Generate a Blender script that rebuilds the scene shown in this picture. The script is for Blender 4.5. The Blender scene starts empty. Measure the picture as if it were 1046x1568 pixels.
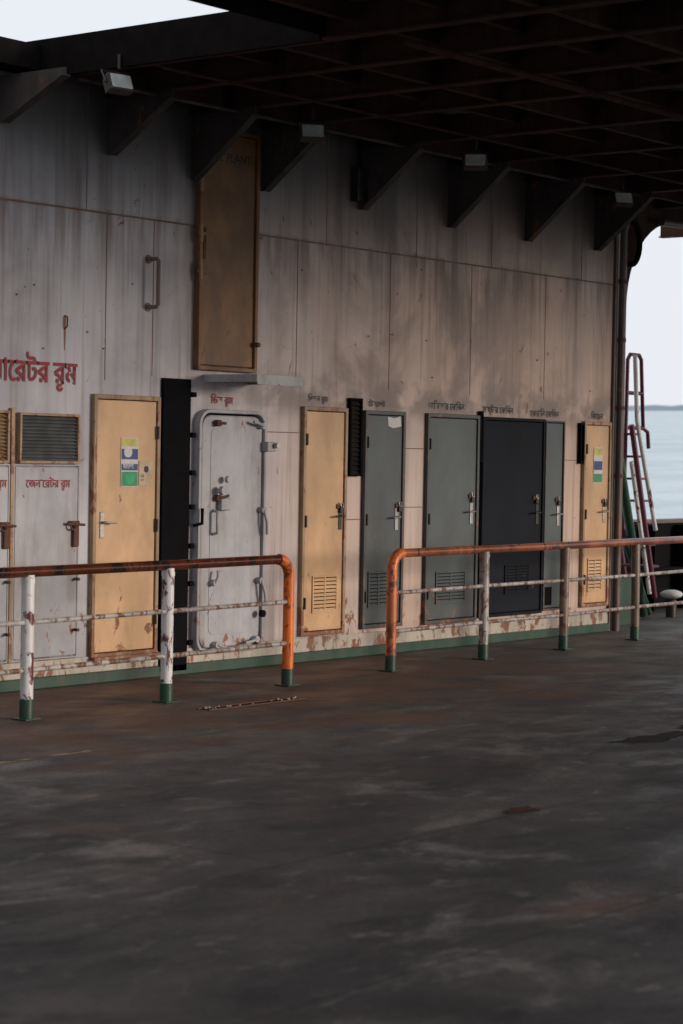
import bpy, math, random, bmesh
from mathutils import Vector, Matrix
random.seed(7)
sc=bpy.context.scene
COL=sc.collection
# ------------------------------------------------------------------ materials
def _n(nt,t,**k):
    n=nt.nodes.new(t)
    for a,v in k.items(): setattr(n,a,v)
    return n
class G:
    def __init__(s,name):
        s.m=bpy.data.materials.new(name); s.m.use_nodes=True; s.nt=s.m.node_tree
        s.b=s.nt.nodes['Principled BSDF']; s.pos=_n(s.nt,'ShaderNodeNewGeometry').outputs['Position']
    def L(s,a,b): s.nt.links.new(a,b)
    def noise(s,scale=(1,1,1),detail=4,rough=.55,off=(0,0,0),dist=0.,rot=0.):
        mp=_n(s.nt,'ShaderNodeMapping'); mp.inputs['Scale'].default_value=scale; mp.inputs['Location'].default_value=off
        src=s.pos
        if rot:
            m0=_n(s.nt,'ShaderNodeMapping'); m0.inputs['Rotation'].default_value=(0,0,rot); s.L(s.pos,m0.inputs['Vector']); src=m0.outputs[0]
        s.L(src,mp.inputs['Vector'])
        n=_n(s.nt,'ShaderNodeTexNoise'); n.inputs['Scale'].default_value=1; n.inputs['Detail'].default_value=detail
        n.inputs['Roughness'].default_value=rough; n.inputs['Distortion'].default_value=dist
        s.L(mp.outputs[0],n.inputs['Vector']); return n.outputs['Fac']
    def rng(s,v,a,b,c=0.,d=1.,smooth=True):
        r=_n(s.nt,'ShaderNodeMapRange')
        if smooth: r.interpolation_type='SMOOTHSTEP'
        s.L(v,r.inputs[0])
        for i,x in zip((1,2,3,4),(a,b,c,d)): r.inputs[i].default_value=x
        return r.outputs[0]
    def math(s,op,a,b):
        m=_n(s.nt,'ShaderNodeMath',operation=op)
        for i,v in enumerate((a,b)):
            if isinstance(v,(int,float)): m.inputs[i].default_value=v
            else: s.L(v,m.inputs[i])
        return m.outputs[0]
    def mix(s,f,a,b,mode='MIX'):
        m=_n(s.nt,'ShaderNodeMix',data_type='RGBA',blend_type=mode)
        if isinstance(f,(int,float)): m.inputs[0].default_value=f
        else: s.L(f,m.inputs[0])
        for i,v in ((6,a),(7,b)):
            if isinstance(v,(tuple,list)): m.inputs[i].default_value=(v[0],v[1],v[2],1)
            else: s.L(v,m.inputs[i])
        return m.outputs[2]
    def xyz(s):
        q=_n(s.nt,'ShaderNodeSeparateXYZ'); s.L(s.pos,q.inputs[0]); return q.outputs
    def out(s,col,rough=.6,bump=None,bs=.2,bd=.01,metal=0.,spec=.5):
        if isinstance(col,(tuple,list)): s.b.inputs['Base Color'].default_value=(*col,1)
        else: s.L(col,s.b.inputs['Base Color'])
        if isinstance(rough,(int,float)): s.b.inputs['Roughness'].default_value=rough
        else: s.L(rough,s.b.inputs['Roughness'])
        s.b.inputs['Metallic'].default_value=metal
        s.b.inputs['Specular IOR Level'].default_value=spec
        if bump is not None:
            bn=_n(s.nt,'ShaderNodeBump'); bn.inputs['Strength'].default_value=bs; bn.inputs['Distance'].default_value=bd
            s.L(bump,bn.inputs['Height']); s.L(bn.outputs[0],s.b.inputs['Normal'])
        return s.m
def paint(name,base,dark=.62,rust=.0,streak=.35,rough=.5,rustcol=(.13,.045,.018),dirt=(.10,.075,.055),low=0.,bs=.2,seed=0,rs=7,spec=.5,ss=(11,.7)):
    g=G(name); o=(seed*3.1,seed*1.7,seed*5.3)
    c=g.mix(g.rng(g.noise((1.9,1.9,1.4),5,.66,o),.33,.67),tuple(v*dark for v in base),base)
    st=g.rng(g.noise((ss[0],ss[0],ss[1]),4,.6,o),.44,.76)
    c=g.mix(g.math('MULTIPLY',st,streak),c,dirt)
    if rust>0:
        n=g.noise((rs,rs,rs*.6),5,.7,o,.6)
        if low>0: n=g.math('ADD',n,g.rng(g.xyz()[2],.1,.8,low,0.))
        r=g.rng(n,.70-rust*.2,.76-rust*.2)
        c=g.mix(r,c,g.mix(g.noise((25,25,25),2),rustcol,tuple(v*2.3 for v in rustcol)))
    return g.out(c,rough,g.noise((7,7,5),3,.6,o),bs,.012,0,spec)
def plain(name,base,rough=.6,metal=0.,var=.7,spec=.5):
    g=G(name); c=g.mix(g.rng(g.noise((9,9,9),3),.3,.7),tuple(v*var for v in base),base)
    return g.out(c,rough,None,0,0,metal,spec)

# ship side wall paint
g=G('wall_paint'); X,Y,Z=g.xyz()[0:3]
base=g.mix(g.rng(g.noise((.8,.8,1.0),5,.6),.36,.64),(.35,.34,.375),(.52,.505,.54))
warm=g.math('MULTIPLY',g.rng(X,11.8,16.),g.rng(g.noise((.9,1,.55),4,.6,(4,0,2)),.25,.6,.6,1.))
base=g.mix(g.math('MULTIPLY',warm,.9),base,(.62,.43,.33))  # cool-left to warm-right light painted into the colour, along with pinkish staining
bz=g.math('MULTIPLY',g.rng(g.noise((.7,1,.6),5,.65,(11,0,4),.6),.44,.64),g.rng(Z,1.6,2.6,.15,1.))
base=g.mix(g.math('MULTIPLY',bz,g.math('MULTIPLY',g.rng(X,12.,14.5,.3,.75),g.rng(X,16.,18.5,1.,.35))),base,(.18,.125,.10))
st=g.rng(g.noise((4.5,5,.24),5,.62),.44,.72)
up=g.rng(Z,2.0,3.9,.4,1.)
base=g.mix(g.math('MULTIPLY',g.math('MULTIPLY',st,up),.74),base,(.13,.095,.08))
st2=g.rng(g.noise((19,20,.7),3,.6,(3,0,1)),.50,.76)
base=g.mix(g.math('MULTIPLY',st2,.50),base,(.17,.11,.08))
band=g.math('MULTIPLY',g.rng(Z,2.95,3.58),g.rng(Z,3.60,3.56))
base=g.mix(g.math('MULTIPLY',band,g.rng(g.noise((9,9,1.0),4,.6,(8,0,0)),.40,.66,0,.65)),base,(.15,.09,.07))
base=g.mix(g.rng(Z,3.4,4.3,0,.90),base,(.045,.038,.038))  # shade under the roof painted into the wall colour, deepening with height
db=g.math('MULTIPLY',g.rng(Z,2.0,2.22),g.rng(Z,2.6,2.25))
base=g.mix(g.math('MULTIPLY',db,g.math('MULTIPLY',g.rng(g.noise((2.2,2,3),4,.6,(1,0,7)),.38,.56,0,.75),g.rng(X,12.8,14.))),base,(.16,.125,.11))
r=g.math('ADD',g.noise((5.5,6,3.8),6,.72,(1,2,3),.6),g.rng(Z,.1,.8,.10,0.))
base=g.mix(g.rng(r,.635,.685),base,(.19,.075,.035))
sp=g.rng(g.noise((24,28,24),2,.5,(9,2,3)),.735,.77)
base=g.mix(sp,base,(.06,.035,.025))
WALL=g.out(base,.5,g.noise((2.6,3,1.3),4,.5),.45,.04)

WHITE=paint('white_door_paint',(.44,.435,.46),.7,.4,.5,.45,low=.07,seed=1,dirt=(.15,.11,.085),ss=(6,1.2))
TAN=paint('tan_door_paint',(.68,.415,.215),.76,.22,.42,.4,low=.10,dirt=(.26,.135,.06),seed=2,ss=(3.2,1.3),bs=.3)
TAND=paint('tan_hatch_paint',(.255,.115,.033),.45,.45,.75,.5,dirt=(.05,.02,.010),seed=3,ss=(3.2,.9),bs=.35,rustcol=(.06,.02,.01))
TANF=paint('tan_frame_paint',(.42,.27,.15),.6,.85,.5,.5,low=.1,seed=4,rs=11)
GREY=paint('grey_green_door_paint',(.070,.087,.088),.7,.25,.5,.45,low=.08,dirt=(.035,.03,.027),seed=5,ss=(4,1.2))
GREYF=paint('grey_frame_paint',(.055,.062,.060),.7,.6,.5,.5,low=.1,seed=6,rs=11)
NAVY=paint('dark_navy_door_paint',(.008,.010,.017),.7,.1,.4,.7,dirt=(.012,.010,.009),seed=7,spec=.15)
GREEN=paint('green_paint',(.010,.060,.032),.7,.55,.4,.4,rustcol=(.05,.022,.012),seed=8)
CREAM=paint('cream_kerb_paint',(.54,.48,.40),.75,.66,.5,.5,low=.05,seed=9)
SEAM=paint('weld_seam_rust',(.22,.16,.13),.6,.85,.5,.7,seed=10)
BLACK=plain('black_paint',(.006,.006,.007),.9,0,.7,.1)
DARKMETAL=plain('dark_metal',(.05,.045,.04),.45,.6)
STEEL=plain('worn_steel',(.42,.40,.37),.35,.7)
RUSTY=plain('rusty_iron',(.12,.05,.03),.8)
ORANGE=paint('orange_rail_paint',(.80,.17,.015),.7,.80,.6,.4,rustcol=(.10,.02,.010),seed=11,rs=13)
RAILW=paint('white_rail_paint',(.76,.75,.75),.85,.78,.4,.35,rustcol=(.07,.014,.012),seed=12,rs=12,low=.03)
RAILG=paint('grey_rail_paint',(.46,.43,.41),.6,.92,.6,.35,rustcol=(.09,.04,.022),seed=13,rs=14,low=.04)
RAILB=paint('bare_rail_paint',(.28,.19,.135),.55,.85,.5,.4,rustcol=(.07,.028,.02),seed=14,rs=12)
RAILT=paint('worn_dark_toprail',(.12,.026,.010),.25,.95,.3,.2,rustcol=(.012,.006,.005),seed=15,rs=5)
RAILT2=paint('worn_red_toprail',(.34,.095,.04),.4,.8,.4,.18,rustcol=(.05,.02,.013),seed=16,rs=7)
CEIL=paint('roof_underside',(.17,.165,.185),.35,.55,.4,.8,rustcol=(.05,.02,.015),seed=17,rs=1.5,spec=.1,ss=(1.4,1.4))
BEAM=paint('roof_beam_paint',(.058,.027,.020),.5,.5,.3,.85,rustcol=(.028,.012,.010),seed=18,spec=.1)
COAM=plain('near_black_coaming',(.010,.008,.008),.95,0,.7,.05)  # even near-black coaming colour, darker than the roof beams
GUS=paint('bracket_paint',(.075,.062,.058),.5,.5,.5,.8,seed=19,spec=.2)
PIPE=paint('corner_pipe_paint',(.11,.07,.05),.6,.6,.5,.5,seed=20)
MAROON=paint('maroon_ladder_paint',(.14,.012,.04),.6,.2,.2,.4,seed=21)
PAPER=plain('paper_white',(.62,.62,.60),.7,0,.9)
INKB=plain('print_blue',(.02,.05,.22),.5); INKY=plain('print_yellow',(.60,.52,.12),.5); INKG=plain('print_green',(.03,.26,.09),.5); INKK=plain('print_black',(.02,.02,.02),.6)
RED=paint('red_lettering',(.36,.012,.025),.6,.3,.3,.6,seed=22,rs=14,rustcol=(.28,.16,.14)); BLK=plain('black_lettering',(.03,.025,.025),.6)
LENS=plain('lamp_glass',(.55,.56,.53),.15)
STONE=plain('rubble_stone',(.42,.40,.37),.8)

# deck
g=G('deck_steel'); X,Y,Z=g.xyz()[0:3]
n1=g.rng(g.noise((.45,.55,1),5,.64,(2,5,0),.4),.36,.66)
c=g.mix(n1,(.050,.047,.050),(.115,.105,.101))
n2=g.rng(g.noise((.95,1.45,1),7,.68,(7,1,0),.5),.51,.70,0,.8)
c=g.mix(n2,c,(.27,.25,.235))
n3=g.rng(g.noise((2.0,3.4,1),5,.64,(1,9,0),.3),.50,.72,0,.7)
c=g.mix(n3,c,(.030,.028,.031))
sk=g.rng(g.noise((.16,3.0,1),4,.6,(4,2,0),.2,.32),.55,.72,0,.4)
c=g.mix(sk,c,(.028,.026,.028))
n5=g.rng(g.noise((3.4,6.0,1),5,.66,(13,2,0),.4),.57,.72,0,.5)
c=g.mix(n5,c,(.30,.275,.255))
nr=g.math('ADD',g.noise((.9,1.2,1),5,.62,(5,5,0)),g.math('MULTIPLY',g.rng(Y,7.2,10.4,-.10,.17),g.rng(X,17.5,14.5,.2,1.)))
c=g.mix(g.rng(nr,.50,.66,0,.75),c,(.150,.078,.050))
gr=g.math('MULTIPLY',g.rng(X,13.,18.),g.rng(Y,6.,10.))
c=g.mix(g.math('MULTIPLY',gr,.55),c,(.135,.142,.125))
fine=g.rng(g.noise((38,38,1),3,.7),.3,.72,.72,1.15)
mm=_n(g.nt,'ShaderNodeMix',data_type='RGBA',blend_type='MULTIPLY'); mm.inputs[0].default_value=1
g.L(c,mm.inputs[6]); g.L(fine,mm.inputs[7]); c=mm.outputs[2]
bk=_n(g.nt,'ShaderNodeTexBrick'); mp=_n(g.nt,'ShaderNodeMapping'); g.L(g.pos,mp.inputs[0]); mp.inputs['Location'].default_value=(.7,.35,0); g.L(mp.outputs[0],bk.inputs[0])
bk.inputs['Scale'].default_value=1; bk.inputs['Brick Width'].default_value=5.2; bk.inputs['Row Height'].default_value=1.55; bk.inputs['Mortar Size'].default_value=.012; bk.inputs['Mortar Smooth'].default_value=.3
c=g.mix(g.math('MULTIPLY',bk.outputs['Fac'],.45),c,(.02,.014,.012))
w=_n(g.nt,'ShaderNodeTexChecker'); w.inputs['Scale'].default_value=24
mp=_n(g.nt,'ShaderNodeMapping'); mp.inputs['Rotation'].default_value=(0,0,.785); g.L(g.pos,mp.inputs[0]); g.L(mp.outputs[0],w.inputs[0])
hgt=g.math('ADD',g.noise((7,7,1),5,.7),g.math('MULTIPLY',w.outputs['Fac'],.25))
DECK=g.out(c,g.rng(g.noise((1.5,2.4,1),4,.6,(3,3,0)),.35,.7,.50,.9),hgt,.35,.012,0,.3)

# sea
g=G('sea_water')
hh=g.math('ADD',g.noise((.12,.25,1),4,.6),g.math('MULTIPLY',g.noise((.9,1.6,1),4,.6),.25))
SEA=g.out(g.mix(g.rng(g.noise((.05,.12,1),4),.35,.65),(.28,.40,.43),(.46,.57,.60)),.25,hh,.6,1.0)
SHORE=plain('hazy_trees',(.42,.50,.57),.9,0,.85)  # distance haze painted into the tree colour

# ------------------------------------------------------------------ geometry helpers
def par(name):
    e=bpy.data.objects.new(name,None); e.empty_display_size=.2; COL.objects.link(e); return e
def addmesh(name,vs,fs,mat,parent=None,smooth=False,bevel=0.):
    me=bpy.data.meshes.new(name); me.from_pydata(vs,[],fs); me.update()
    for m in (mat if isinstance(mat,list) else [mat]): me.materials.append(m)
    if smooth: me.polygons.foreach_set('use_smooth',[True]*len(me.polygons))
    o=bpy.data.objects.new(name,me); COL.objects.link(o)
    if parent: o.parent=parent
    if bevel>0:
        b=o.modifiers.new('bevel','BEVEL'); b.width=bevel; b.segments=2; b.limit_method='ANGLE'
    return o
def boxdata(x0,x1,y0,y1,z0,z1,o=0):
    v=[(x0,y0,z0),(x1,y0,z0),(x1,y1,z0),(x0,y1,z0),(x0,y0,z1),(x1,y0,z1),(x1,y1,z1),(x0,y1,z1)]
    f=[(0,3,2,1),(4,5,6,7),(0,1,5,4),(1,2,6,5),(2,3,7,6),(3,0,4,7)]
    return v,[tuple(i+o for i in q) for q in f]
def boxes(name,lst,mat,parent=None,bevel=0.):
    V=[];F=[]
    for b in lst:
        v,f=boxdata(*b,o=len(V)); V+=v;F+=f
    return addmesh(name,V,F,mat,parent,False,bevel)
def box(name,x0,x1,y0,y1,z0,z1,mat,parent=None,bevel=0.): return boxes(name,[(x0,x1,y0,y1,z0,z1)],mat,parent,bevel)
def tube(name,pts,r,mat,parent=None,cyc=False,res=5):
    c=bpy.data.curves.new(name,'CURVE'); c.dimensions='3D'; c.bevel_depth=r; c.bevel_resolution=res; c.use_fill_caps=True
    s=c.splines.new('POLY'); s.points.add(len(pts)-1)
    for p,q in zip(s.points,pts): p.co=(*q,1)
    s.use_cyclic_u=cyc; s.use_smooth=True; c.materials.append(mat)
    o=bpy.data.objects.new(name,c); COL.objects.link(o)
    if parent: o.parent=parent
    return o
def rr(x0,x1,z0,z1,r,n=7):
    P=[]
    for cx,cz,a in ((x1-r,z1-r,0),(x0+r,z1-r,90),(x0+r,z0+r,180),(x1-r,z0+r,270)):
        for i in range(n):
            t=math.radians(a+90*i/(n-1)); P.append((cx+r*math.cos(t),cz+r*math.sin(t)))
    return P
def rpanel(name,x0,x1,z0,z1,r,yf,yb,mat,parent=None,bevel=.006):
    P=rr(x0,x1,z0,z1,r); n=len(P)
    V=[(x,yf,z) for x,z in P]+[(x,yb,z) for x,z in P]
    F=[tuple(range(n-1,-1,-1)),tuple(range(n,2*n))]+[(i,(i+1)%n,n+(i+1)%n,n+i) for i in range(n)]
    return addmesh(name,V,F,mat,parent,False,bevel)
def rring(name,x0,x1,z0,z1,r,w,yf,yb,mat,parent=None,bevel=.005):
    A=rr(x0,x1,z0,z1,r); B=rr(x0+w,x1-w,z0+w,z1-w,max(r-w,.004)); n=len(A)
    V=[(x,yf,z) for x,z in A]+[(x,yf,z) for x,z in B]+[(x,yb,z) for x,z in A]+[(x,yb,z) for x,z in B]
    F=[]
    for i in range(n):
        j=(i+1)%n
        F+=[(i,n+i,n+j,j),(i,j,2*n+j,2*n+i),(n+i,3*n+i,3*n+j,n+j)]
    return addmesh(name,V,F,mat,parent,False,bevel)
def text(name,s,x,z,size,mat,y,parent=None,align='LEFT',sy=1.,bold=.0,rot=0.):
    c=bpy.data.curves.new(name,'FONT'); c.body=s; c.size=size; c.align_x=align; c.offset=bold; c.materials.append(mat)
    o=bpy.data.objects.new(name,c); o.location=(x,y,z); o.rotation_euler=(math.pi/2,rot,0); o.scale=(1,sy,1); COL.objects.link(o)
    if parent: o.parent=parent
    return o
WY=11.54
# ------------------------------------------------------------------ ship wall
wall=par('ferry_deckhouse_wall')
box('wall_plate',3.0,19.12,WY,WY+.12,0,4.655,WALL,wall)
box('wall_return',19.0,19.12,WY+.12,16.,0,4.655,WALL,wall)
sm=[(3,19.12,WY-.006,WY+.01,3.552,3.566)]
for x in (11.74,12.26,14.02,15.32,16.58,17.85): sm.append((x-.003,x+.003,WY-.003,WY+.01,2.35 if x>12 else 2.3,3.552))
for x in (11.52,14.40,15.70,16.9,18.5): sm.append((x-.003,x+.003,WY-.003,WY+.01,3.566,4.6))
sm+=[(13.62,14.08,WY-.004,WY+.01,1.94,1.948),(15.56,15.86,WY-.004,WY+.01,1.83,1.838),(14.72,14.93,WY-.004,WY+.01,1.2,1.208),(18.2,18.5,WY-.004,WY+.01,1.75,1.758),(15.56,15.86,WY-.004,WY+.01,1.3,1.308)]
boxes('weld_seams',sm,SEAM,wall)
box('green_base_stripe',3,19.125,WY-.03,WY,.0,.085,GREEN,wall,.006)
box('cream_base_strip',3,19.123,WY-.016,WY,.085,.205,CREAM,wall,.004)
box('corner_trim',19.12,19.15,WY-.03,WY+.15,0,4.4,PIPE,wall,.004)
bl=[]
for i in range(16):
    x=random.uniform(10.5,18.9); z=random.uniform(2.4,3.5)
    bl.append((x,x+.011,WY-.01,WY,z,z+.012))
boxes('bolt_stubs',bl,SEAM,wall)
def bracket(x,z0,zt=4.43,y1=10.88):
    p=par('wall_bracket'); t=.008
    prof=[(WY,z0),(WY,zt),(y1,zt),(y1,zt-.05),(WY-.05,z0)]
    n=len(prof)
    V=[(x-t,a,b) for a,b in prof]+[(x+t,a,b) for a,b in prof]
    F=[tuple(range(n)),tuple(range(2*n-1,n-1,-1))]+[(i,n+i,n+(i+1)%n,(i+1)%n) for i in range(n)]
    addmesh('web',V,F,GUS,p)
    w=.04
    V=[(x-w,y1,zt-.05),(x+w,y1,zt-.05),(x+w,WY-.05,z0),(x-w,WY-.05,z0)]; V+=[(a,b-.006,c-.008) for a,b,c in V]
    addmesh('flange',V,[(0,1,2,3),(7,6,5,4),(0,4,5,1),(1,5,6,2),(2,6,7,3),(3,7,4,0)],GUS,p)
for x,z in ((9.5,4.1),(10.64,4.1),(11.74,4.0),(12.68,3.92),(13.54,3.92),(14.85,3.90),(16.18,3.87),(17.46,3.86),(18.74,3.88)): bracket(x,z)

# ------------------------------------------------------------------ roof
RY=0.2
roof=par('car_deck_roof')
boxes('roof_plate',[(10.85,25,RY,WY+.12,4.64,4.67),(-6,10.85,RY,8.74,4.64,4.67)],CEIL,roof)
bm=[]
bx=[10.87,11.74,12.68,13.54,14.85,16.18,17.46,18.74,20.0,21.3,22.6,23.9]
for x in bx:
    bm.append((x-.008,x+.008,RY,WY-.002 if x<19.3 else 13,4.44,4.64)); bm.append((x-.05,x+.05,RY,WY-.004 if x<19.3 else 13,4.425,4.44))
for x in (-5,-3.7,-2.4,-1.1,.2,1.5,2.8,4.1,5.4,6.7,8.,9.3):
    bm.append((x-.008,x+.008,RY,8.70,4.44,4.64)); bm.append((x-.05,x+.05,RY,8.70,4.425,4.44))
boxes('transverse_beams',bm,BEAM,roof)
lg=[]
for i,y in enumerate((11.15,10.62,9.9,9.2,8.5,7.8,7.1,6.4,5.7,5.,4.2,3.4,2.6,1.8,1.)):
    d=.12 if i%3 else .19
    lg.append((10.86,25,y-.006,y+.006,4.64-d,4.638)); lg.append((10.86,25,y-.03,y+.03,4.632-d,4.64-d))
    if y<8.6: lg.append((-6,10.85,y-.006,y+.006,4.64-d,4.638)); lg.append((-6,10.85,y-.03,y+.03,4.632-d,4.64-d))
boxes('longitudinal_beams',lg,BEAM,roof)
boxes('opening_coaming',[(10.80,10.849,8.74,WY,4.42,4.69),(-6,10.849,8.726,8.739,4.45,4.69),(3,10.79,11.3,WY,4.47,4.65)],COAM,roof)
boxes('roof_edge_beam',[(-6,25,RY-.02,RY-.001,4.3,4.69),(25,25.02,RY-.02,13,4.3,4.69)],BEAM,roof)
tube('cable_conduit',[(10.9,11.02,4.40),(19,11.02,4.40)],.014,GUS,roof)
tube('cable_conduit_b',[(10.9,10.2,4.40),(24,10.2,4.40)],.012,BEAM,roof)
tube('bracing_pipe',[(11,8.2,4.38),(24.5,8.2,4.38)],.022,BEAM,roof)

def lamp(x,y,z=4.36,rz=-50):
    p=par('flood_lamp')
    h=par('lamp_head'); h.parent=p; h.location=(x,y,z-.06); h.rotation_euler=(math.radians(-22),0,math.radians(rz))
    box('housing',-.10,.10,-.03,.045,-.065,.065,GUS,h,.01)
    rpanel('glass',-.085,.085,-.052,.052,.01,-.036,-.03,LENS,h,.002)
    boxes('cooling_fins',[(i*.03-.08,i*.03-.074,.045,.07,-.05,.05) for i in range(6)],GUS,h)
    tube('yoke',[(-.11,0,0),(-.11,.02,.10),(.11,.02,.10),(.11,0,0)],.008,DARKMETAL,h)
    tube('stem',[(x,y,z+.04),(x,y,4.5)],.012,DARKMETAL,p)
lamp(10.78,10.5,rz=-10)
for l in ((13.25,10.78,4.36,-42),(15.28,10.62,4.36,-58),(18.2,10.9,4.36,-35)): lamp(*l)

# ------------------------------------------------------------------ door parts
def lever(p,x,z,y,s=1,plate=True,mat=None):
    mat=mat or STEEL
    if plate: box('handle_plate',x-.022,x+.022,y-.008,y,z-.10,z+.10,mat,p,.004)
    tube('handle_spindle',[(x,y,z+.02),(x,y-.05,z+.02)],.009,mat,p)
    tube('handle_lever',[(x,y-.05,z+.02),(x-.11*s,y-.055,z+.015)],.008,mat,p)
def padlock(p,x,z,y):
    box('hasp',x-.05,x+.05,y-.012,y,z-.02,z+.02,RUSTY,p,.003)
    tube('lock_shackle',[(x,y-.02,z-.01),(x-.018,y-.02,z+.03),(x+.018,y-.02,z+.03),(x+.02,y-.02,z-.01)],.005,STEEL,p)
    box('lock_body',x-.02,x+.02,y-.03,y-.012,z-.055,z-.01,DARKMETAL,p,.004)
def grille(p,x0,x1,z0,z1,y,mat,n=9,dark=BLACK):
    rring('grille_frame',x0,x1,z0,z1,.004,.016,y-.012,y,mat,p,.002)
    box('grille_back',x0+.014,x1-.014,y-.003,y-.001,z0+.014,z1-.014,dark,p)
    V=[];F=[]; h=(z1-z0-.03)/n; xm=(x0+x1)/2
    for a,b in ((x0+.016,xm-.008),(xm+.008,x1-.016)):
        for i in range(n):
            z=z0+.015+h*i; k=len(V)
            V+=[(a,y-.012,z),(b,y-.012,z),(b,y-.003,z+h*.72),(a,y-.003,z+h*.72)]; F.append((k,k+1,k+2,k+3))
    addmesh('grille_slats',V,F,mat,p)
    box('grille_mullion',xm-.008,xm+.008,y-.011,y-.001,z0+.014,z1-.014,mat,p)
def door(name,x0,x1,z0,z1,mat,fmat,fw=.035,hz=1.29,hside='R',gr=None,hinges=True,lev=True,lock=False):
    p=par(name)
    rring('frame',x0,x1,z0,z1,.006,fw,WY-.04,WY,fmat,p,.005)
    rpanel('door_leaf',x0+fw+.006,x1-fw-.006,z0+fw+.006,z1-fw-.006,.006,WY-.026,WY-.002,mat,p,.004)
    box('door_gap',x0+fw,x1-fw,WY-.006,WY-.0015,z0+fw,z1-fw,BLACK,p)
    hx=x1-fw-.07 if hside=='R' else x0+fw+.07
    ox=x0+fw if hside=='R' else x1-fw
    if hinges:
        for z in (z0+.28,(z0+z1)/2,z1-.28):
            tube('hinge',[(ox,WY-.046,z-.05),(ox,WY-.046,z+.05)],.011,DARKMETAL,p)
    if lev: lever(p,hx,hz-.02,WY-.026,1 if hside=='R' else -1)
    if lock: padlock(p,hx+.02,hz+.03,WY-.026)
    if gr: grille(p,*gr,WY-.026,mat)
    return p
d=door('tan_cabin_door',11.60,12.33,.19,2.19,TAN,TANF,hside='L',hz=1.22)
box('door_sill',11.60,12.33,WY-.075,WY-.04,.17,.2,TANF,d,.004)
d=door('tan_cabin_door',14.10,14.70,.22,2.17,TAN,TANF,hz=1.29,gr=(14.25,14.59,.41,.73),lev=False,lock=True)
lever(d,14.62,1.22,WY-.026,1,True,DARKMETAL)
text('label','িভশন রুম',14.19,2.215,.070,BLK,WY-.004,d,bold=.0012)
d=door('grey_cabin_door',14.95,15.54,.24,2.16,GREY,GREYF,hz=1.22,gr=(15.03,15.33,.42,.74))
padlock(d,15.46,1.32,WY-.026)
text('label','েটায়েলট',15.03,2.195,.070,BLK,WY-.004,d,bold=.0012)
V=[(15.29,WY-.029,2.03),(15.36,WY-.029,2.01),(15.48,WY-.029,2.03),(15.47,WY-.029,2.12),(15.38,WY-.029,2.10),(15.28,WY-.029,2.11)]
addmesh('torn_sticker',V,[tuple(range(6))],PAPER,d)
d=door('grey_cabin_door',15.88,16.71,.23,2.16,GREY,GREYF,hz=1.26,gr=(16.05,16.52,.41,.71))
padlock(d,16.60,1.40,WY-.026)
text('label','অিফসার েকিবন',15.93,2.20,.088,BLK,WY-.004,d,bold=.0015)
d=door('dark_cabin_door',16.77,17.84,.25,2.15,NAVY,NAVY,hz=1.28,gr=(17.18,17.60,.46,.74),hinges=False,fw=.03,lev=False)
padlock(d,17.70,1.38,WY-.026); lever(d,17.73,1.22,WY-.026,1,True,DARKMETAL)
text('label','মাষ্টার েকিবন',16.80,2.19,.088,BLK,WY-.004,d,bold=.0015)
d=door('grey_cabin_door',17.855,18.20,.27,2.14,GREY,GREYF,hz=1.22,hinges=False,fw=.018)
padlock(d,18.10,1.36,WY-.026)
box('kick_plate',17.9,18.02,WY-.03,WY-.026,.32,.5,BLACK,d)
text('label','েকরািন েকিবন',17.62,2.175,.088,BLK,WY-.004,d,bold=.0015)
d=door('tan_cabin_door',18.57,19.09,.27,2.15,TAN,TANF,hz=1.24,gr=(18.68,18.95,.42,.76))
padlock(d,18.98,1.34,WY-.026)
text('label','িকেচন',18.74,2.175,.088,BLK,WY-.004,d,bold=.0015)
def louvre(name,x0,x1,z0,z1,mat,fmat,n,dark=BLACK,out=.03):
    p=par(name)
    rring('frame',x0,x1,z0,z1,.004,.02,WY-out-.012,WY,fmat,p,.003)
    box('back',x0+.018,x1-.018,WY-.004,WY-.001,z0+.018,z1-.018,dark,p)
    V=[];F=[];h=(z1-z0-.04)/n
    for i in range(n):
        z=z0+.02+h*i;k=len(V)
        V+=[(x0+.02,WY-out,z),(x1-.02,WY-out,z),(x1-.02,WY-.006,z+h*.8),(x0+.02,WY-.006,z+h*.8)]
        V+=[(a,b+.003,c-.003) for a,b,c in V[-4:]]
        F+=[(k,k+1,k+2,k+3),(k+7,k+6,k+5,k+4),(k,k+4,k+5,k+1)]
    addmesh('slats',V,F,mat,p); return p
louvre('black_wall_louvre',14.73,14.90,1.58,2.26,DARKMETAL,BLACK,16)
louvre('black_wall_louvre',18.49,18.565,1.72,2.13,BLACK,BLACK,10)
louvre('black_wall_louvre',16.715,16.765,1.72,2.2,BLACK,BLACK,10)
louvre('generator_room_louvre',10.84,11.45,1.66,2.03,plain('louvre_grey',(.13,.14,.14),.5),TANF,13)
louvre('generator_room_louvre',10.0,10.74,1.66,2.04,TANF,TANF,13)
d=par('generator_room_door')
for a,b in ((10.04,10.765),(10.80,11.47)):
    rring('frame',a,b,.21,1.655,.005,.014,WY-.022,WY,WHITE,d,.004)
    rpanel('door_leaf',a+.018,b-.018,.232,1.635,.005,WY-.022,WY-.002,WHITE,d,.004)
box('door_meeting_bar',10.765,10.80,WY-.03,WY,.21,2.06,TANF,d,.004)
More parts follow.
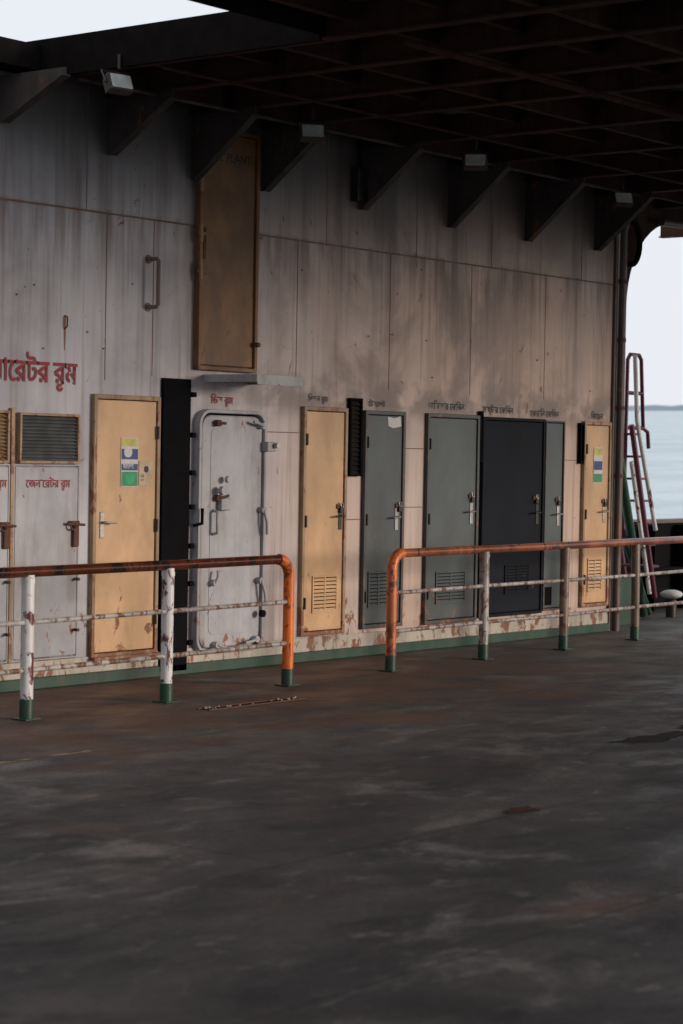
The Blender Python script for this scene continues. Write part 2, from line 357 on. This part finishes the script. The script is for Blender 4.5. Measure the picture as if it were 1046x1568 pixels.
for x in (11.40,10.70):
    box('latch_plate',x-.05,x+.07,WY-.03,WY-.022,1.20,1.235,RUSTY,d,.003)
    box('latch_box',x-.01,x+.05,WY-.05,WY-.022,1.04,1.20,RUSTY,d,.012)
    tube('latch_bar',[(x-.08,WY-.05,1.215),(x+.1,WY-.05,1.205)],.010,RUSTY,d)
    tube('latch_ring',[(x-.02+.03*math.cos(t*.6),WY-.055,1.2+.03*math.sin(t*.6)) for t in range(11)],.007,RUSTY,d)
    for z in (.42,.8): tube('latch_pin',[(x+.03,WY-.03,z),(x+.03,WY-.07,z)],.012,RUSTY,d)
text('small_lettering','েজনােরটর রুম',10.92,1.485,.078,RED,WY-.026,d,bold=.001,sy=1.1)
text('small_lettering_b','েজনােরটর রুম',10.73,1.485,.078,RED,WY-.026,d,'RIGHT',bold=.001,sy=1.1)
text('red_wall_lettering','েজনােরটর রুম',11.44,2.26,.192,RED,WY-.008,None,'RIGHT',1.2,.0035)
t=par('rust_stained_eyelet')
tube('eyelet',[(11.31,WY,2.76),(11.31,WY-.03,2.75),(11.31,WY-.03,2.68),(11.31,WY,2.66)],.006,RUSTY,t)
V=[(11.30,WY-.002,2.76),(11.325,WY-.002,2.76),(11.322,WY-.002,2.62),(11.316,WY-.002,2.50),(11.308,WY-.002,2.5),(11.302,WY-.002,2.62)]
addmesh('rust_stain',V,[(5,4,3,2,1,0)],plain('rust_stain',(.30,.15,.08),.8),t)

p=par('safety_poster')
y=WY-.030
def sheet(nm,a,b,c,dd,m,k): box(nm,a,b,y-.001*k,y-.001*k+.0008,c,dd,m,p)
sheet('paper',11.90,12.09,1.49,1.865,PAPER,1)
sheet('top_band',11.905,12.085,1.80,1.86,INKY,2); sheet('picture',11.905,12.085,1.70,1.78,INKB,2)
sheet('caption',11.905,12.085,1.615,1.665,INKB,2); sheet('green_field',11.905,12.085,1.495,1.605,INKG,2)
rpanel('emblem',11.93,12.02,1.715,1.80,.04,y-.0035,y-.003,PAPER,p,0)
rpanel('tree_shape',11.94,12.05,1.51,1.60,.044,y-.0035,y-.003,plain('leaf_green',(.02,.42,.17)),p,0)
text('poster_text','বাংলা',11.92,1.63,.05,PAPER,y-.0035,p,bold=.001)
p=par('paper_notice'); sheet('paper',12.10,12.25,1.50,1.69,plain('aged_paper',(.60,.48,.33),.8),1)
rpanel('stamp',12.155,12.205,1.60,1.65,.02,y-.0025,y-.002,INKK,p,0); text('notice_text','নির\nতথ',12.115,1.56,.03,INKK,y-.0025,p)
p=par('safety_poster'); sheet('paper',18.76,18.93,1.53,1.89,PAPER,1); sheet('band',18.765,18.925,1.81,1.88,INKY,2); sheet('pic',18.765,18.925,1.66,1.75,INKB,2); sheet('foot',18.765,18.925,1.535,1.62,INKG,2)

p=par('black_cable_cabinet')
box('cabinet_body',12.365,12.685,WY-.03,WY,.03,2.34,BLACK,p,.004)
for z in (.25,.72,1.02,1.33,1.60,1.90,2.22):
    box('hinge_tab',12.685,12.73,WY-.05,WY-.02,z-.02,z+.02,BLACK,p,.003)
boxes('rib',[(12.37,12.68,WY-.036,WY-.03,z,z+.012) for z in (.35,.66,.97,1.28,1.59,1.9)],BLACK,p)
tube('black_handle',[(12.70,WY-.06,1.18),(12.76,WY-.1,1.2),(12.76,WY-.1,1.32)],.014,BLACK,p)
p=par('watertight_door')
rring('coaming',12.75,13.58,.15,2.11,.13,.03,WY-.07,WY,WHITE,p,.008)
rpanel('seal_gap',12.78,13.55,.18,2.08,.11,WY-.01,WY-.002,BLACK,p,0)
rpanel('door_leaf',12.795,13.535,.195,2.065,.11,WY-.055,WY-.012,WHITE,p,.014)
rpanel('raised_panel',12.90,13.44,.30,1.96,.06,WY-.059,WY-.055,WHITE,p,.003)
def dog(x,z,dx,dz,m=WHITE):
    tube('dog_hub',[(x,WY-.05,z),(x,WY-.105,z)],.027,m,p)
    tube('dog_lever',[(x,WY-.10,z),(x+dx*.5,WY-.12,z+dz*.5),(x+dx,WY-.11,z+dz)],.012,m,p)
dog(12.95,2.0,.06,.0,RUSTY); dog(13.50,1.99,-.14,.03); dog(13.52,1.30,.03,-.2); dog(13.50,.72,.05,-.2)
dog(12.93,.72,.02,.1); dog(12.97,.22,.15,-.05); dog(13.46,.24,-.16,-.02); dog(12.96,1.40,.1,.02,RUSTY)
tube('grab_handle',[(12.93,WY-.06,1.30),(12.93,WY-.11,1.29),(12.93,WY-.11,1.12),(12.93,WY-.06,1.11)],.012,WHITE,p)
box('lock_box',12.98,13.10,WY-.11,WY-.06,1.30,1.40,WHITE,p,.01)
tube('lock_knob',[(12.98,WY-.1,1.46),(12.98,WY-.14,1.46)],.035,WHITE,p); tube('lock_knob_b',[(13.05,WY-.1,1.55),(13.05,WY-.13,1.55)],.028,WHITE,p)
tube('knob_rust',[(13.50,WY-.1,.45),(13.50,WY-.13,.45)],.03,BLACK,p)
text('label','িডস রুম',12.95,2.16,.085,RED,WY-.006,p,bold=.0015)
p=par('socket_box'); box('body',13.53,13.64,WY-.12,WY,1.78,1.86,WHITE,p,.01); tube('socket_knob',[(13.62,WY-.12,1.83),(13.62,WY-.16,1.83)],.022,STEEL,p)
tube('feed',[(13.56,WY-.04,1.86),(13.56,WY-.04,1.97),(13.50,WY-.03,1.99)],.01,WHITE,p)
p=par('door_canopy')
box('canopy_plate',12.86,13.42,10.98,WY,2.355,2.367,WHITE,p)
boxes('canopy_lips',[(12.852,12.862,10.972,WY,2.325,2.385),(12.862,13.418,10.972,10.982,2.305,2.385),(13.418,13.428,10.972,WY,2.325,2.385)],WHITE,p,.002)
boxes('canopy_ribs',[(13.1,13.112,10.99,WY,2.33,2.354)],WHITE,p)
p=par('ac_plant_hatch')
rring('frame',12.73,13.45,2.42,4.36,.01,.035,WY-.06,WY,TAND,p,.006)
rpanel('hatch_leaf',12.772,13.408,2.462,4.32,.01,WY-.04,WY-.002,TAND,p,.006)
for z in (3.2,3.5,3.9):
    tube('hinge',[(12.73,WY-.07,z-.07),(12.73,WY-.07,z+.07)],.016,TANF,p); box('hinge_strap',12.70,12.86,WY-.066,WY-.06,z-.015,z+.015,TAND,p,.002)
tube('latch_rod',[(12.80,WY-.06,3.3),(12.80,WY-.06,3.55)],.010,TAND,p)
tube('latch_knob',[(13.42,WY-.07,2.65),(13.42,WY-.1,2.65)],.02,RUSTY,p)
text('label','AC PLANT',12.88,4.10,.10,BLK,WY-.044,p,bold=.0005)
p=par('wall_grab_bar')
tube('bar',[(12.20,WY,3.25),(12.20,WY-.09,3.25),(12.20,WY-.11,3.23),(12.20,WY-.11,2.90),(12.20,WY-.09,2.88),(12.20,WY,2.88)],.016,SEAM,p)
for z in (3.25,2.88): tube('flange',[(12.20,WY,z),(12.20,WY-.008,z)],.035,SEAM,p)
p=par('junction_box'); box('body',14.72,14.86,WY-.09,WY,3.96,4.25,DARKMETAL,p,.01); tube('cable',[(14.79,WY-.04,4.25),(14.79,WY-.04,4.6)],.01,BLACK,p); box('lid',14.735,14.845,WY-.097,WY-.09,3.98,4.23,DARKMETAL,p,.003)

# ------------------------------------------------------------------ corner pipe & opening
p=par('corner_drain_pipe')
tube('pipe',[(19.23,WY-.04,0),(19.23,WY-.04,4.1),(19.27,WY-.06,4.25),(19.4,WY-.1,4.38)],.042,PIPE,p)
tube('pipe_thin',[(19.32,WY-.02,0),(19.32,WY-.02,3.9)],.018,PIPE,p)
for z in (.2,.9,1.6,2.3,3.0,3.6): tube('clamp',[(19.23,WY-.04,z-.02),(19.23,WY-.04,z+.02)],.052,RUSTY,p)
tube('loop_hose',[(19.3+.16*math.cos(t),WY-.1,4.0+.22*math.sin(t)) for t in [math.radians(a) for a in range(-100,110,15)]],.03,BLACK,p)
p=par('side_opening_frame')
prof=[]
N=12
R0=.95
for i in range(N+1):
    t=math.radians(90*i/N); prof.append((19.42+R0-R0*math.cos(t),3.35+R0*math.sin(t)))
prof+= [(26,4.30)]
V=[];F=[]
y0,y1=WY+.02,WY+.10
for x,z in prof: V+=[(x,y0,z),(x,y0,4.66),(x,y1,4.66),(x,y1,z)]
for i in range(len(prof)-1):
    a=4*i;b=a+4; F+=[(a,b,b+1,a+1),(b+3,a+3,a+2,b+2),(a,a+3,b+3,b)]
addmesh('header_knee',V,F,BEAM,p)
box('frame_post',19.36,19.42,WY+.02,WY+.10,0,4.66,PIPE,p,.004)
tube('header_pipe',[(19.9,WY-.1,4.27),(20.45,WY-.1,4.29),(20.8,WY-.1,4.22),(21.4,WY-.1,4.22)],.04,PIPE,p)
p=par('maroon_stair_ladder')
yy=12.1
def T(nm,pts,r=.022,m=MAROON): tube(nm,pts,r,m,p)
T('loop',[(20.36,yy,.9),(20.38,yy,2.86),(20.43,yy,2.92),(20.62,yy,2.92),(20.67,yy,2.87),(20.74,yy,2.12),(20.84,yy,2.08),(20.87,yy,1.9)])
T('rung_a',[(20.38,yy,2.5),(20.70,yy,2.5)]); T('rung_b',[(20.38,yy,2.12),(20.74,yy,2.12)])
T('stringer_a',[(20.32,yy-.1,2.15),(20.9,yy-.1,.25)],.03); T('stringer_b',[(20.55,yy+.4,2.2),(21.15,yy+.4,.25)],.03)
T('rail_a',[(20.28,yy-.15,2.9),(20.35,yy-.15,2.2),(20.80,yy-.15,1.0)],.024,RAILW)
T('rail_b',[(20.30,yy-.12,1.75),(20.75,yy-.12,.3)],.024,RAILW)
for i in range(7):
    t=i/7; x=20.40+.62*t; z=2.05-1.7*t; box('tread',x-.09,x+.09,yy-.08,yy+.38,z-.012,z+.012,MAROON,p)
p=par('green_deck_brace')
tube('leg',[(19.7,WY+.3,2.1),(20.9,WY+.6,.05)],.05,GREEN,p); tube('leg_b',[(20.3,WY+.5,.9),(21.2,WY+.7,.05)],.035,GREEN,p)
tube('post',[(19.75,WY+.35,0),(19.75,WY+.35,2.2)],.04,GREEN,p)
box('gusset',19.75,20.2,WY+.33,WY+.35,0,.5,GREEN,p)
p=par('dark_bulwark')
box('plate',20.9,27,12.9,12.97,-.5,1.02,BLACK,p,.01)
box('cap',20.86,27,12.84,13.02,1.02,1.07,PIPE,p,.01)
boxes('stiffeners',[(x,x+.03,12.7,12.9,0,1.0) for x in (21.3,22.1,22.9,23.7)],BLACK,p)
box('shelf',20.9,27,12.6,12.9,.45,.5,BLACK,p)
p=par('mooring_bollard')
tube('stem',[(21.45,12.1,0),(21.45,12.1,.2)],.06,DARKMETAL,p)
me=bpy.data.meshes.new('cap'); b_=bmesh.new(); bmesh.ops.create_uvsphere(b_,u_segments=20,v_segments=10,radius=.13)
for v in b_.verts: v.co.z*=.4
b_.to_mesh(me); b_.free(); me.polygons.foreach_set('use_smooth',[True]*len(me.polygons)); me.materials.append(PAPER); o=bpy.data.objects.new('cap',me); o.location=(21.45,12.1,.26); COL.objects.link(o); o.parent=p

# ------------------------------------------------------------------ railings
TZ=.965
def curvepost(sx,x,y,r=.13,n=8,zt=TZ):
    pts=[(x,y,.0),(x,y,zt-r)]
    for i in range(1,n+1):
        t=math.radians(90*i/n); pts.append((x+sx*(r-r*math.cos(t)),y,zt-r+r*math.sin(t)))
    return pts
def railing(posts,endx,endy,sx,mats,topmat,midmat):
    p=par('deck_railing')
    ep=curvepost(sx,endx,endy)
    tube('end_post',ep,.043,ORANGE,p,res=8)
    tube('end_foot',[(endx,endy,0),(endx,endy,.13)],.047,GREEN,p,res=8)
    box('end_base_plate',endx-.07,endx+.07,endy-.07,endy+.07,.001,.012,GREEN,p,.003)
    last=ep[-1]
    tube('top_rail',[(last[0]-sx*.0,last[1],last[2])]+[(x,y,TZ) for x,y in posts],.036,topmat,p,res=8)
    for k,z in enumerate((.64,.325)):
        tube('mid_rail',[(endx,endy,z)]+[(x,y,z+random.uniform(-.006,.006)) for x,y in posts],.017,midmat,p)
    for (x,y),m in zip(posts,mats):
        dx=random.uniform(-.025,.01)
        tube('post',[(x,y,0),(x+dx*.3,y,.5),(x+dx,y,TZ-.02)],.043,m,p,res=8)
        tube('post_foot',[(x,y,0),(x,y,.135)],.047,GREEN,p,res=8)
        box('base_plate',x-.07,x+.07,y-.07,y+.07,.001,.012,GREEN,p,.003)
        tube('weld_collar',[(x+dx,y,TZ-.075),(x+dx,y,TZ-.045)],.047,m,p,res=6)
railing([(11.15,10.31),(9.75,10.25),(8.35,10.2),(6.95,10.15),(5.5,10.1)],12.62,10.42,-1,[RAILW]*5,RAILT,RAILG)
railing([(15.54,10.62),(16.92,10.67),(18.40,10.78),(19.9,10.86),(21.4,10.95),(22.9,11.0)],14.10,10.55,1,[RAILG,RAILB,RAILB,RAILB,RAILB,RAILB],RAILT2,RAILG)

# ------------------------------------------------------------------ deck
x0,x1,y0,y1=-12,30,-10,13.0
addmesh('ferry_deck',[(x0,y0,0),(x1,y0,0),(x1,y1,0),(x0,y1,0),(x0,y0,-.6),(x1,y0,-.6),(x1,y1,-.6),(x0,y1,-.6)],[(0,1,2,3),(0,4,5,1),(1,5,6,2),(2,6,7,3),(3,7,4,0)],DECK)
g=G('worn_yellow_line'); c=g.mix(g.rng(g.noise((6,14,1),5,.7),.42,.62),(.09,.075,.065),(.33,.24,.14)); YL=g.out(c,.9,spec=.2)
box('deck_marking',7.2,9.05,8.90,8.95,.002,.004,YL)
p=par('deck_drain_plate')
box('drain_slot',11.0,12.0,9.76,9.84,.001,.004,BLACK,p)
boxes('drain_edge',[(10.97,12.03,9.84,9.86,.001,.010),(10.97,12.03,9.74,9.76,.001,.010)],RUSTY,p,.002)
for i in range(24):
    x=random.choice([random.uniform(11.0,11.3),random.uniform(11.3,12.0)]); yv=9.80+random.uniform(-.05,.05); s=random.uniform(.005,.012)
    me=bpy.data.meshes.new('stone'); b_=bmesh.new(); bmesh.ops.create_icosphere(b_,subdivisions=1,radius=s)
    for v in b_.verts: v.co*=random.uniform(.7,1.2)
    b_.to_mesh(me); b_.free(); me.materials.append(STONE); o=bpy.data.objects.new('stone',me); o.location=(x,yv,s*.6+.003); COL.objects.link(o); o.parent=p
p=par('rust_scale_patch')
RS=plain('dark_rust_scale',(.026,.016,.013),.85,0,.5,.2); RB=plain('brown_rust_scale',(.085,.038,.024),.9,0,.5,.2)
def blob(nm,cx,cy,rx,ry,seed,z=.003,m=RS):
    P=[]
    for i in range(48):
        t=2*math.pi*i/48; q=1+.22*math.sin(3*t+seed)+.16*math.sin(7*t+seed*2)+.10*math.sin(13*t)+.07*math.sin(23*t+seed); P.append((cx+rx*q*math.cos(t),cy+ry*q*math.sin(t),z))
    addmesh(nm,P,[tuple(range(48))],m,p)
blob('patch',12.0,6.85,.42,.10,1); blob('patch_b',12.75,6.98,.25,.05,3,.0035); blob('patch_c',9.0,5.9,.12,.06,5,.003,RB)

# ------------------------------------------------------------------ sea, shore (true horizontal; the ferry is trimmed 1.6 deg)
TR=-.0285
def level(o): o.rotation_euler=(0,TR,0); o.location=(0,0,-4.0)
S=30000
level(addmesh('sea',[(-S,-S,0),(S,-S,0),(S,S,0),(-S,S,0)],[(0,1,2,3)],SEA))
V=[];F=[];D=5000;n=240
for i in range(n+1):
    a=math.radians(-20+110*i/n); h=17+6*math.sin(i*.21)+random.uniform(-2.5,2.5)
    V+=[(D*math.cos(a),D*math.sin(a),-5),(D*math.cos(a),D*math.sin(a),h)]
for i in range(n): F.append((2*i,2*i+2,2*i+3,2*i+1))
level(addmesh('distant_shoreline',V,F,SHORE))

# ------------------------------------------------------------------ camera
f=3300.;b=159.;V1=(2597.,39.,-f);a=(f*f+V1[1]*b)/V1[0]
ex=Vector(V1).normalized(); ey=Vector((-a,b,-f)).normalized(); ez=ex.cross(ey)
R=Matrix((ex,ey,ez))
cd=bpy.data.cameras.new('camera'); cam=bpy.data.objects.new('camera',cd); COL.objects.link(cam)
cam.matrix_world=Matrix.Translation((0,0,1.75))@R.to_4x4()
cd.sensor_fit='HORIZONTAL'; cd.sensor_width=36; cd.lens=36*f/1046; cd.clip_start=.1; cd.clip_end=80000
cd.dof.use_dof=True; cd.dof.focus_distance=17.5; cd.dof.aperture_fstop=4.5
sc.camera=cam
# ------------------------------------------------------------------ light
el=math.radians(9.5); az=Vector((.45,-1,0)).normalized()
sd=Vector((az.x*math.cos(el),az.y*math.cos(el),math.sin(el)))
ld=bpy.data.lights.new('sun','SUN'); ld.energy=2.35; ld.angle=math.radians(15); ld.color=(1,.87,.76)
so=bpy.data.objects.new('sun',ld); COL.objects.link(so); so.rotation_euler=(-sd).to_track_quat('-Z','Y').to_euler(); so.location=(0,-10,20)
w=bpy.data.worlds.new('World'); sc.world=w; w.use_nodes=True; nt=w.node_tree
bg=nt.nodes['Background']; sk=nt.nodes.new('ShaderNodeTexSky'); sk.sky_type='NISHITA'; sk.sun_disc=False
sk.sun_elevation=el; sk.sun_rotation=math.atan2(sd.x,sd.y); sk.dust_density=2.5; sk.air_density=1.0
mx=nt.nodes.new('ShaderNodeMix'); mx.data_type='RGBA'; mx.inputs[0].default_value=.85
nt.links.new(sk.outputs[0],mx.inputs[6]); mx.inputs[7].default_value=(9.4,9.7,10.4,1)
nt.links.new(mx.outputs[2],bg.inputs[0]); bg.inputs[1].default_value=.1
sc.view_settings.view_transform='Standard'; sc.view_settings.look='None'; sc.view_settings.exposure=0
